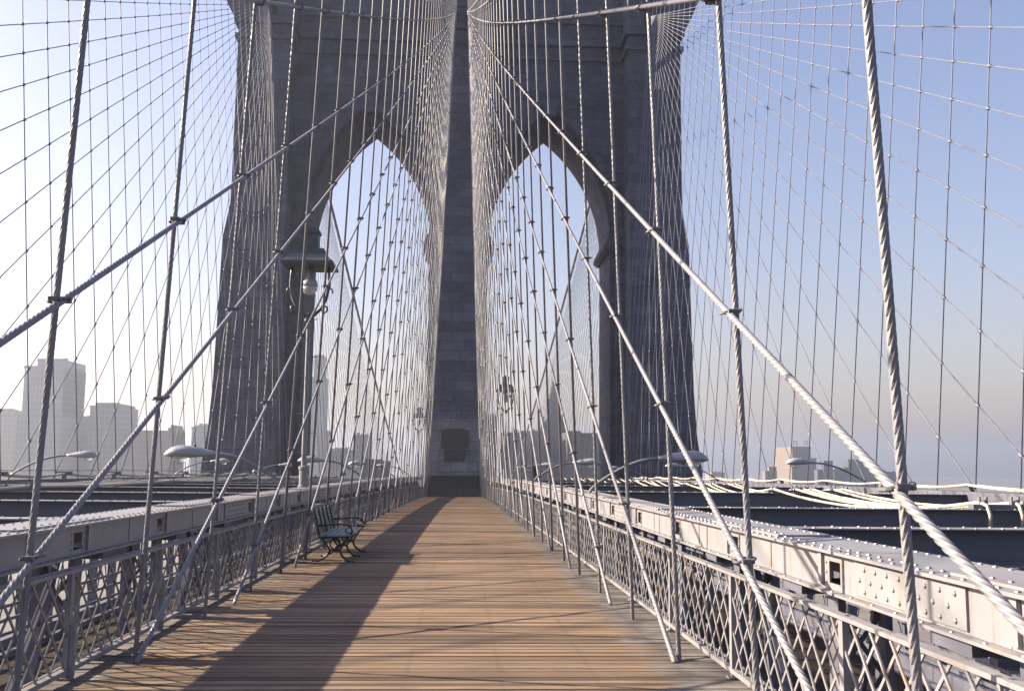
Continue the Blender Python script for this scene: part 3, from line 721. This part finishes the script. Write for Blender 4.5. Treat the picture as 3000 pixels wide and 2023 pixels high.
# hoses slung over every second beam
def hose_path(x, sup, sag, zt, hook):
    P = []
    if hook: P += [(x, sup[0] - .22, zt(sup[0]) - .42), (x, sup[0] - .24, zt(sup[0]) - .2), (x, sup[0] - .15, zt(sup[0]) - .04)]
    for a, c in zip(sup[:-1], sup[1:]):
        sg = sag * random.uniform(.75, 1.2)
        for i in range(12):
            t = i / 12; P.append((x + .05 * math.sin(5 * t + a + 7 * x), a + (c - a) * t, zt(a) * (1 - t) + zt(c) * t - 4 * sg * t * (1 - t)))
    P.append((x, sup[-1], zt(sup[-1]))); return P
HX = (9.15, 9.7, 9.95, 10.25, 10.8, 11.15)
for s in (-1, 1):
    sup = BEAM_Y[s][2:] if s > 0 else BEAM_Y[s][1::2]
    for i, hx in enumerate(HX):
        b = MB(); HP = hose_path(s * hx, sup, .31 if s > 0 else .07, lambda y: zg(y) + 1.06, i < 2); b.tube(HP, [.031 if (q % 3) else .038 for q in range(len(HP))], 8)
        tag(b.build("hose", HOSE, smooth=True), "pale hose sagging from beam to beam over the %s roadway, %s across from the boardwalk" % ("shaded" if s < 0 else "sunlit", nth(i + 1)), "hose", "pale hoses slung over the roadways")
    for j, y in enumerate(sup):
        b = MB(); x0, x1 = sorted((s * 8.95, s * 11.35)); b.box(x0, x1, y - .09, y + .09, zg(y) + .953, zg(y) + 1.03)
        for hx in HX:
            for e in (-.06, .06): b.box(s * hx + e - .012, s * hx + e + .012, y - .05, y + .05, zg(y) + 1.03, zg(y) + 1.16)
        tag(b.build("hose_bracket", CLAMP), "dark hose bracket on an overhead beam of the %s road, %s from the camera" % ("sunny" if s < 0 else "blue-sky", nth(j + 1)), "bracket", "brackets holding the hoses")
    for i, dx in enumerate((0, .16)):
        b = MB(); b.tube(hose_path(s * (14.7 + dx), CH_Y[s], .11, lambda y: zg(y) + 1.22, False), .04, 6)
        tag(b.build("hose", HOSE, smooth=True), "scalloped pale hose along the top of the outer truss under the %s sky, %s one" % (SKY[s], "inner" if i == 0 else "outer"), "hose", "pale hoses slung over the roadways")
    for j, y in enumerate(CH_Y[s]):
        b = MB(); z = zg(y); b.box(*sorted((s * 14.72, s * 14.86)), y - .05, y + .05, z + 1.032, z + 1.17); b.box(*sorted((s * 14.5, s * 15.04)), y - .07, y + .07, z + 1.17, z + 1.225 - .04)
        if s < 0: b.box(-15.1, -14.5, y - .08, y + .08, z + 1.19, z + 1.30); b.box(-14.82, -14.76, y - .03, y + .03, z + 1.17, z + 1.2)
        tag(b.build("chord_bracket", CLAMP), "small dark bracket on the outer truss chord under the %s sky, %s from the camera" % (SKY[s], nth(j + 1)), "bracket", "small brackets on the outer chords")
b = MB(); b.tube([(-14.8, y, zg(y) + 1.34) for y in CH_Y[-1]], .012, 5)
tag(b.build("wire", CLAMP), "thin dark wire strung along the brackets of the outer truss under the cream sky", "wire")
# cars on the roadways, glimpsed through the railings
def car(name, loc, rz, paint, label):
    C = thing(name, loc, label, "car", "cars on the roadways", rz)
    b = MB(); prof = [(-2.1, .35), (2.1, .35), (2.15, .62), (2.05, .82), (1.15, .92), (.55, 1.38), (-.95, 1.40), (-1.6, .98), (-2.1, .92), (-2.15, .6)]
    b.prism(prof, 'x', -.82, .82); b.build("body", paint, C)
    b = MB(); b.prism([(1.05, .93), (.52, 1.32), (-.92, 1.34), (-1.48, .98)], 'x', -.826, .826); b.build("window", SLOTM, C)
    for yy in (-1.3, 1.3):
        for xx in (-.72, .72):
            b = MB(); b.lathe([(.2, -.1), (.31, -.1), (.32, 0), (.31, .1), (.2, .1)], (xx, yy, .32), 14, 'x'); wh = b.build("wheel", SLOTM, C); b = MB(); b.lathe([(.03, -.104), (.19, -.104), (.19, .104), (.03, .104)], (xx, yy, .32), 12, 'x'); b.build("hub", CHROME, wh)
    for xx in (-.6, .6):
        b = MB(); b.lathe([(.0, 0), (.1, .0), (.09, .05), (.02, .06)], (xx, 2.1, .64), 10, 'y'); b.build("headlight", LENS, C)
        b = MB(); b.box(xx - .16, xx + .16, -2.17, -2.10, .66, .82); b.build("tail_light", TAIL, C)
    b = MB(); b.box(-.8, .8, 2.12, 2.2, .38, .5); b.box(-.8, .8, -2.2, -2.12, .38, .5); b.build("bumper", CHROME, C)
TAIL = mat("tail_light_red", (0.35, 0.02, 0.02), 0.3); CHROME = mat("chrome", (0.7, 0.7, 0.7), 0.15, 1.0)
car("car", (7.0, 17.0, zg(17) - 4.6), PI, mat("car_white_paint", (0.6, 0.6, 0.58), 0.3), "white car coming along the roadway below the sunlit lattice railing")
car("car", (-6.2, 21.5, zg(21) - 4.6), 0, mat("car_red_paint", (0.35, 0.05, 0.04), 0.3), "red car on the roadway below the shaded lattice railing")

# ------------------------------------------------------------------ cobra-head street lamps
def cobra(loc, d, label, arm=2.35, rise=.62):
    """arm reaches towards d*x from its foot on a truss chord"""
    C = thing("street_lamp", loc, label, "street lamp", "cobra-head street lamps over the roadways", 0 if d > 0 else PI)
    b = MB(); P = []
    L = arm - .95
    for i in range(13):
        t = i / 12; P.append((L * t, 0, rise * math.sin(t * PI / 2) ** .9))
    b.tube([(-.25, 0, -.45), (-.1, 0, -.16)] + P, .034, 8)
    b.box(-.3, -.1, -.08, .08, -.5, -.3); b.build("lamp_arm", PIPE, C, smooth=True)
    b = MB(); x0 = L - .05; n = 12; secs = [(0, .045, .045, 0), (.1, .065, .065, 0), (.3, .12, .11, .005), (.55, .19, .155, .01), (.75, .20, .16, .01), (.9, .17, .13, 0), (.99, .09, .07, -.01), (1.04, .02, .015, -.02)]
    for q, ry, rz, dz in secs:
        for k in range(n):
            t = 2 * PI * k / n; zz = math.sin(t); b.v.append((x0 + q, ry * math.cos(t), rise + dz + rz * (zz if zz > 0 else zz * .55)))
    for i in range(len(secs) - 1):
        for k in range(n): a = i * n; c = a + n; b.f.append((a + k, a + (k + 1) % n, c + (k + 1) % n, c + k))
    b.f.append(tuple(range(n))); b.f.append(tuple((len(secs) - 1) * n + k for k in range(n)))
    hd = b.build("lamp_head", LAMPG, C, smooth=True)
    b = MB(); b.lathe([(.03, -.19), (.10, -.16), (.145, -.09), (.155, -.03)], (x0 + .72, 0, rise), 14); b.build("lamp_lens", LENS, hd, smooth=True)
    b = MB(); b.lathe([(.03, .0), (.03, .05), (.015, .07)], (x0 + .45, 0, rise + .135), 8); b.build("photocell", CLAMP, hd)
    return C
words = ["nearest", "second", "third", "fourth"]
for i, y in enumerate((20.1, 36.5, 53, 70)):
    cobra((-3.05, y, zg(y) + 1.16), -1, "%s grey cobra-head lamp reaching out from the shaded inner truss over the road" % words[i])
for i, y in enumerate((20.1, 35.5, 52, 69)):
    cobra((3.05, y, zg(y) + 1.16), 1, "%s grey cobra-head lamp reaching out from the sunlit inner truss over the road" % words[i])
for i, y in enumerate((34.8, 54.6, 75)):
    cobra((-14.75, y, zg(y) + 1.2), 1, "%s cobra-head lamp leaning inward from the outer truss before the pale skyline" % words[i], 2.8, .66)
for i, y in enumerate((34.9, 55.7, 77)):
    cobra((14.75, y, zg(y) + 1.2), -1, "%s cobra-head lamp leaning inward from the outer truss under the blue sky" % words[i], 2.8, .66)
# ------------------------------------------------------------------ old lanterns on poles
def lantern(loc, label):
    C = thing("lantern_post", loc, label, "lantern post", "old lanterns on tall poles")
    b = MB(); b.lathe([(.115, 0), (.115, .06), (.095, .08), (.095, .40), (.115, .42), (.115, .48), (.06, .5)], (0, 0, -.05), 14)
    b.lathe([(.062, .44), (.055, 1.6), (.045, 3.74)], (0, 0, 0), 12); b.build("pole", PIPE, C, smooth=False)
    b = MB()
    for k in range(8):
        z = .75 + .42 * k; e = 1 if k % 2 else -1; b.tube([(0, 0, z), (e * .2, 0, z)], .011, 6)
    b.build("climbing_rung", PIPE, C)
    b = MB()
    for e in (-1, 1):
        P = [(0, 0, 3.72), (e * .1, 0, 3.78), (e * .25, 0, 3.92), (e * .37, 0, 4.15), (e * .43, 0, 4.45), (e * .42, 0, 4.7), (e * .40, 0, 4.93)]
        b.tube(P, [.05, .045, .04, .036, .034, .03, .03], 8)
        b.tube([(e * .25, 0, 3.92), (e * .33, 0, 3.83), (e * .40, 0, 3.88), (e * .40, 0, 3.97), (e * .34, 0, 3.99)], .022, 6)
        b.tube([(e * .43, 0, 4.42), (e * .50, 0, 4.36), (e * .51, 0, 4.28)], .018, 6); b.tube([(e * .36, 0, 4.62), (e * .33, 0, 4.72), (e * .39, 0, 4.78)], .016, 6)
    b.lathe([(.09, 3.62), (.10, 3.68), (.06, 3.74), (.02, 3.84)], (0, 0, 0), 10)
    b.build("yoke", LANTERN, C, smooth=True)
    b = MB(); prof = [(.33, 5.24), (.345, 5.20), (.40, 5.1), (.47, 5.0), (.56, 4.92), (.56, 4.86)]
    v0 = len(b.v)
    for r, h in prof:
        for sx, sy in ((-1, -1), (1, -1), (1, 1), (-1, 1)): b.v.append((sx * r, sy * r, h))
    for i in range(len(prof) - 1):
        for k in range(4): a = v0 + 4 * i; c = a + 4; b.f.append((a + k, c + k, c + (k + 1) % 4, a + (k + 1) % 4))
    b.f.append((v0, v0 + 1, v0 + 2, v0 + 3)); n = v0 + 4 * (len(prof) - 1); b.f.append((n + 3, n + 2, n + 1, n))
    ho = b.build("hood", LANTERN, C)
    b = MB(); b.box(-.17, .17, -.17, .17, 5.242, 5.62); b.box(-.2, .2, -.2, .2, 5.621, 5.68); b.box(-.1, .1, -.1, .1, 5.681, 5.76); b.build("vent_box", LANTERN, ho)
    b = MB(); b.lathe([(.06, 4.86), (.06, 4.66), (.1, 4.62), (.17, 4.52), (.178, 4.42)], (0, 0, 0), 14); b.build("lamp_cap", LAMPG, C, smooth=True)
    b = MB(); b.lathe([(.172, 4.415), (.168, 4.36), (.13, 4.29), (.07, 4.25), (.01, 4.24)], (0, 0, 0), 16); b.build("globe", GLOBE, C, smooth=True)
    return C
L0 = lantern((-3.02, 22.2, zg(22) + 1.12), "old lantern with a flared hood and half-silvered globe on the nearest tall pole")
L1 = dup(L0, (2.97, 56.6, zg(56) + 1.12), None, "old lantern silhouetted on its forked yoke before the spired skyscraper's skyline")
L2 = dup(L0, (-3.02, 84, zg(84) + 1.12), None, "smallest old lantern, beside the tower foot on the shaded side")
# small white globes on posts
for i, (x, y, h) in enumerate(((13.3, 70, 1.5), (13.75, 71, 1.5), (15.2, 70, 1.7), (-13.7, 70, 1.75))):
    C = thing("globe_light", (x, y, zg(y)), ["small white globe light over the roadway before the tower, the inner of a close pair", "small white globe light over the roadway before the tower, the outer of a close pair", "lone small white globe light beyond the pair on the blue-sky side", "lone small white globe light on the sunny roadway before the tower"][i], "light", "small white globe lights")
    b = MB(); b.tube([(0, 0, .95), (0, 0, h - .5)], .03, 6); b.build("stem", PIPE, C)
    b = MB(); b.lathe([(.03, -.14), (.1, -.1), (.14, 0), (.1, .1), (.02, .14)], (0, 0, h - .4), 10); b.build("globe", LAMPG, C, smooth=True)
# dark gantry box over the road on the sunlit side
C = thing("gantry_sign", (5.7, 70, zg(70)), "dark blank road sign on its gantry over the sunlit roadway near the tower", "sign")
b = MB(); b.box(-.3, .25, -.06, .06, 1.0, 1.95); b.build("sign_panel", SLOTM, C)
b = MB(); b.tube([(-.9, .1, .98), (-.9, .1, 1.5), (.9, .1, 1.5), (.9, .1, .98)], .035, 6); b.build("gantry_frame", PAINT2, C)
# ------------------------------------------------------------------ bench
BY = 18.1
BN = thing("bench", (-1.69, BY, zd(BY)), "park bench with pale slats and ornate black iron legs by the shaded railing", "bench")
for k, yy in enumerate((-1.02, 0.0, 1.02)):
    b = MB()
    def tb(P, r=.021): b.tube([(p[0], yy, p[1]) for p in P], r, 6)
    def arc(cx, cz, r, a0, a1, n=12): return [(cx + r * math.cos(math.radians(a0 + (a1 - a0) * i / n)), cz + r * math.sin(math.radians(a0 + (a1 - a0) * i / n))) for i in range(n + 1)]
    tb([(-.24, .40), (.26, .42)], .02)
    tb([(.24, .41), (.16, .30), (.10, .2), (.14, .1), (.24, .02), (.30, .0)]); tb([(-.22, .40), (-.14, .3), (-.06, .2), (-.12, .1), (-.26, .02), (-.32, .0)])
    tb([(.08, .2), (-.04, .2)]); tb(arc(.02, .3, .085, 0, 360), .014); tb(arc(.02, .12, .1, 0, 180), .016)
    tb([(-.24, .40), (-.27, .5), (-.32, .68), (-.36, .86)], .02)
    if yy: tb([(.26, .42), (.30, .5), (.27, .6), (.15, .63), (-.05, .62), (-.29, .6)], .018); tb(arc(.24, .53, .055, 0, 360), .012)
    tb([(.3, .0), (.34, .02)], .024); tb([(-.32, .0), (-.36, .02)], .024)
    b.build("leg_frame", IRON, BN, smooth=True)
for x, z, t in ((-.2, .435, 0), (-.09, .435, 0), (.02, .437, 0), (.13, .44, 0), (.23, .445, 0)):
    b = MB(); b.box(x - .045, x + .045, -1.1, 1.1, z - .012, z + .012); b.build("seat_slat", BENCHW, BN)
for x, z in ((-.315, .64), (-.352, .79)):
    b = MB(); a = .2; dx, dz = math.sin(a) * .068, math.cos(a) * .068
    b.hexa([(x + dx - .01, -1.1, z - dz), (x + dx + .01, -1.1, z - dz), (x + dx + .01, 1.1, z - dz), (x + dx - .01, 1.1, z - dz), (x - dx - .01, -1.1, z + dz), (x - dx + .01, -1.1, z + dz), (x - dx + .01, 1.1, z + dz), (x - dx - .01, 1.1, z + dz)])
    b.build("back_slat", BENCHW, BN)
for yy in (-.98, -.49, 0, .49, .98):
    b = MB(); b.bar((-.24, yy, .46), (-.355, yy, .9), .12, .018, (1, 0, 0)); b.build("back_strap", IRON, BN)

# ------------------------------------------------------------------ skyline: (kind, distance, depth, facade, label, tiers (x0, x1, top))
BLD = [
    ('office_tower', 620, 40, FAC_C, 'tallest pale office tower of the hazy skyline, stepped at one shoulder', [(-268.0, -241.6, 28.4), (-266.0, -242.6, 58.6), (-259.1, -242.6, 63.2)]),
    ('domed_building', 700, 30, FAC_A, 'low round-topped building beside the tallest pale office tower', [(-326.3, -303.6, 31.5), (-319.4, -305.8, 34.6), (-316.0, -308.6, 36.2)]),
    ('apartment_block', 660, 30, FAC_A, 'stepped pale block just behind the tallest office tower', [(-262.6, -238.4, 25.3), (-250.3, -238.4, 30.0), (-242.3, -238.4, 30.9)]),
    ('office_block', 640, 35, FAC_A, 'broad pale office block with a notched roofline in the middle of the hazy skyline', [(-232.0, -213.3, 35.8), (-229.1, -214.8, 37.7), (-221.1, -218.2, 38.4)]),
    ('office_block', 700, 30, FAC_C, 'narrow pale wing adjoining the notched office block', [(-236.1, -227.2, 27.1)]),
    ('warehouse_block', 600, 30, FAC_B, 'long low pale block with a small roof spike at one end', [(-197.4, -169.7, 19.4), (-172.1, -169.7, 21.6), (-171.1, -170.5, 23.4)]),
    ('office_block', 800, 30, FAC_C, "lone hazy block standing in front of the tower's sunny flank", [(-210.6, -194.2, 28.6), (-209.0, -195.2, 29.9)]),
    ('slender_tower', 900, 25, FAC_C, 'slender pale tower seen through the cream-lit arch beside the lantern pole', [(-133.6, -121.2, 78.0), (-131.5, -123.0, 98.1)]),
    ('office_block', 800, 25, FAC_A, 'mid-height block next to the slender tower in the cream-lit arch', [(-110.7, -103.4, 26.9)]),
    ('low_block', 700, 25, FAC_C, 'low hazy block with sloped corner in the cream-lit arch', [(-89.0, -73.0, 9.8), (-88.1, -75.9, 11.2)]),
    ('office_block', 760, 25, FAC_A, 'hazy square block in the middle of the cream-lit arch', [(-79.3, -67.6, 22.7)]),
    ('brick_warehouse', 330, 20, FAC_D, 'dark low warehouse with a jagged roof in the cream-lit arch', [(-31.9, -27.3, 3.1), (-28.2, -23.0, 2.6), (-31.3, -30.5, 3.4), (-26.4, -25.7, 3.1)]),
    ('brick_block', 420, 30, FAC_D, 'dark flat-topped block beside the central pier in the blue-lit arch', [(6.0, 16.1, 21.8), (6.0, 15.0, 22.5)]),
    ('office_block', 520, 30, FAC_E, "hazy block behind the far lantern's pole in the blue-lit arch", [(22.4, 32.3, 17.9)]),
    ('office_block', 540, 30, FAC_E, "wide flat hazy block to the spired skyscraper's near side", [(32.5, 49.5, 19.6)]),
    ('spired_skyscraper', 560, 30, FAC_E, 'tall stepped skyscraper with a spire seen through the blue-lit arch', [(44.2, 62.1, 19.6), (46.1, 48.6, 26.5), (46.7, 48.1, 29.0), (50.6, 57.7, 38.9), (51.3, 56.7, 42.3), (52.3, 55.6, 46.2), (53.1, 54.8, 49.7), (53.6, 54.2, 54.9), (58.3, 61.3, 27.4), (59.0, 60.4, 30.5)]),
    ('office_block', 530, 30, FAC_E, "wide hazy block stretching from the spired skyscraper to the tower's outer pier", [(57.7, 64.6, 19.5), (63.7, 75.6, 18.5), (71.0, 82.9, 17.0)]),
    ('brick_tower', 1000, 55, FAC_B, 'broad brick tower with rooftop frames, one face pink in the sun', [(337.0, 362.4, 11.1), (338.4, 357.5, 22.5)]),
    ('brick_block', 980, 10, FAC_B, 'low dark brick block adjoining the sunlit brick tower', [(303.4, 315.1, -2.2), (307.9, 315.1, 1.8)]),
    ('apartment_block', 950, 9, FAC_E, 'small pale block with a taller middle beside the brick tower', [(345.3, 361.1, -0.3), (352.4, 361.1, 8.2)]),
    ('apartment_block', 1050, 9, FAC_B, 'small pinkish block between the cobra lamp arm and the pointed tower', [(399.5, 412.1, -0.4)]),
    ('gabled_tower', 1000, 12, FAC_E, 'hazy tower with a steep sloping roof behind the near stay rope', [(395.7, 408.5, 10.2), (405.6, 421.3, 8.3), (406.3, 412.0, 15.8)]),
    ('office_block', 1000, 12, FAC_E, 'low hazy block at the foot of the steep-roofed tower', [(419.1, 451.2, -1.9)]),
    ('office_block', 1100, 30, FAC_A, 'tiny hazy block low on the horizon behind the second cobra lamp', [(280.3, 295.0, -4.7)]),
]
for kind, D, dep, fm, label, tiers in BLD:
    cx = (tiers[0][0] + tiers[0][1]) / 2; gz = -40 if D < 190 else -38
    C = thing(kind, (cx, D, gz), label, "building", "skyline buildings beyond the bridge")
    for i, (x0, x1, top) in enumerate(tiers):
        ins = min(i * 1.5, dep * .3)
        b = MB(); b.box(x0 - cx, x1 - cx, ins, dep - ins, -.5, top - gz)
        wl = b.build("wall" if i == 0 else "upper_tier", fm, C)
        if x1 - x0 > 6:
            b = MB(); t = top - gz; b.box(x0 - cx - .3, x1 - cx + .3, ins - .3, ins + .3, t - 1.2, t + .5); b.build("parapet", fm, wl)
    x0, x1, top = tiers[-1]
    if x1 - x0 > 9:
        b = MB(); t = top - gz
        for q in range(3):
            xx = x0 - cx + (x1 - x0) * (.2 + .28 * q); b.box(xx - 1.2, xx + 1.2, dep * .3, dep * .3 + 3, t + .01, t + random.uniform(.8, 2.4))
        b.build("rooftop_plant", FAC_D if fm is FAC_D else FAC_C, C)
    if kind == "brick_tower":
        b = MB(); t = top - gz
        for xx in (x0 - cx + 2, x0 - cx + 6, x1 - cx - 6, x1 - cx - 2): b.tube([(xx, 4, t), (xx, 4, t + 5.5)], .35, 5)
        for a in (x0 - cx + 2, x1 - cx - 6): b.box(a - .3, a + 4.3, 3.7, 4.3, t + 5.5, t + 6.2); b.box(a - .3, a + 4.3, 3.7, 4.3, t + 3, t + 3.5)
        b.build("roof_frame", FAC_B, C)
    if kind == "gabled_tower":
        x0, x1, top = tiers[1]; b = MB(); t = top - gz
        b.prism([(x0 - cx, t), (x1 - cx, t), (x0 - cx + 4, t + 9)], 'y', 2, dep - 2); b.build("roof", FAC_C, C)
    if kind == "domed_building":
        b = MB(); b.lathe([(9, 0), (8.3, 2.5), (6, 4.6), (3, 5.8), (.2, 6.2)], ((tiers[0][0] + tiers[0][1]) / 2 - cx + 2, 12, tiers[0][2] - gz), 20); b.build("dome", FAC_A, C, smooth=True)
    if kind == "spired_skyscraper":
        b = MB(); x0, x1, top = tiers[6]; t = top - gz; mx = (x0 + x1) / 2 - cx
        b.lathe([(1.8, -.5), (1.2, 3), (.35, 8), (.1, 14)], (mx, dep / 2, t), 8); b.build("spire", FAC_A, C)

# ------------------------------------------------------------------ haze over the river and city
mb = MB(); mb.box(-5100, 5100, -5100, 5100, -43, 112)
HM = bpy.data.materials.new("haze_air"); HM.use_nodes = True; N = HM.node_tree.nodes; N.clear()
ov = N.new("ShaderNodeOutputMaterial"); pv = N.new("ShaderNodeVolumePrincipled"); pv.inputs["Color"].default_value = (0.70, 0.80, 1.0, 1)
pv.inputs["Density"].default_value = 0.00042; pv.inputs["Anisotropy"].default_value = 0.62; HM.node_tree.links.new(pv.outputs[0], ov.inputs["Volume"])
o = mb.build("haze", HM); o['kind'] = 'stuff'; o.display_type = 'WIRE'
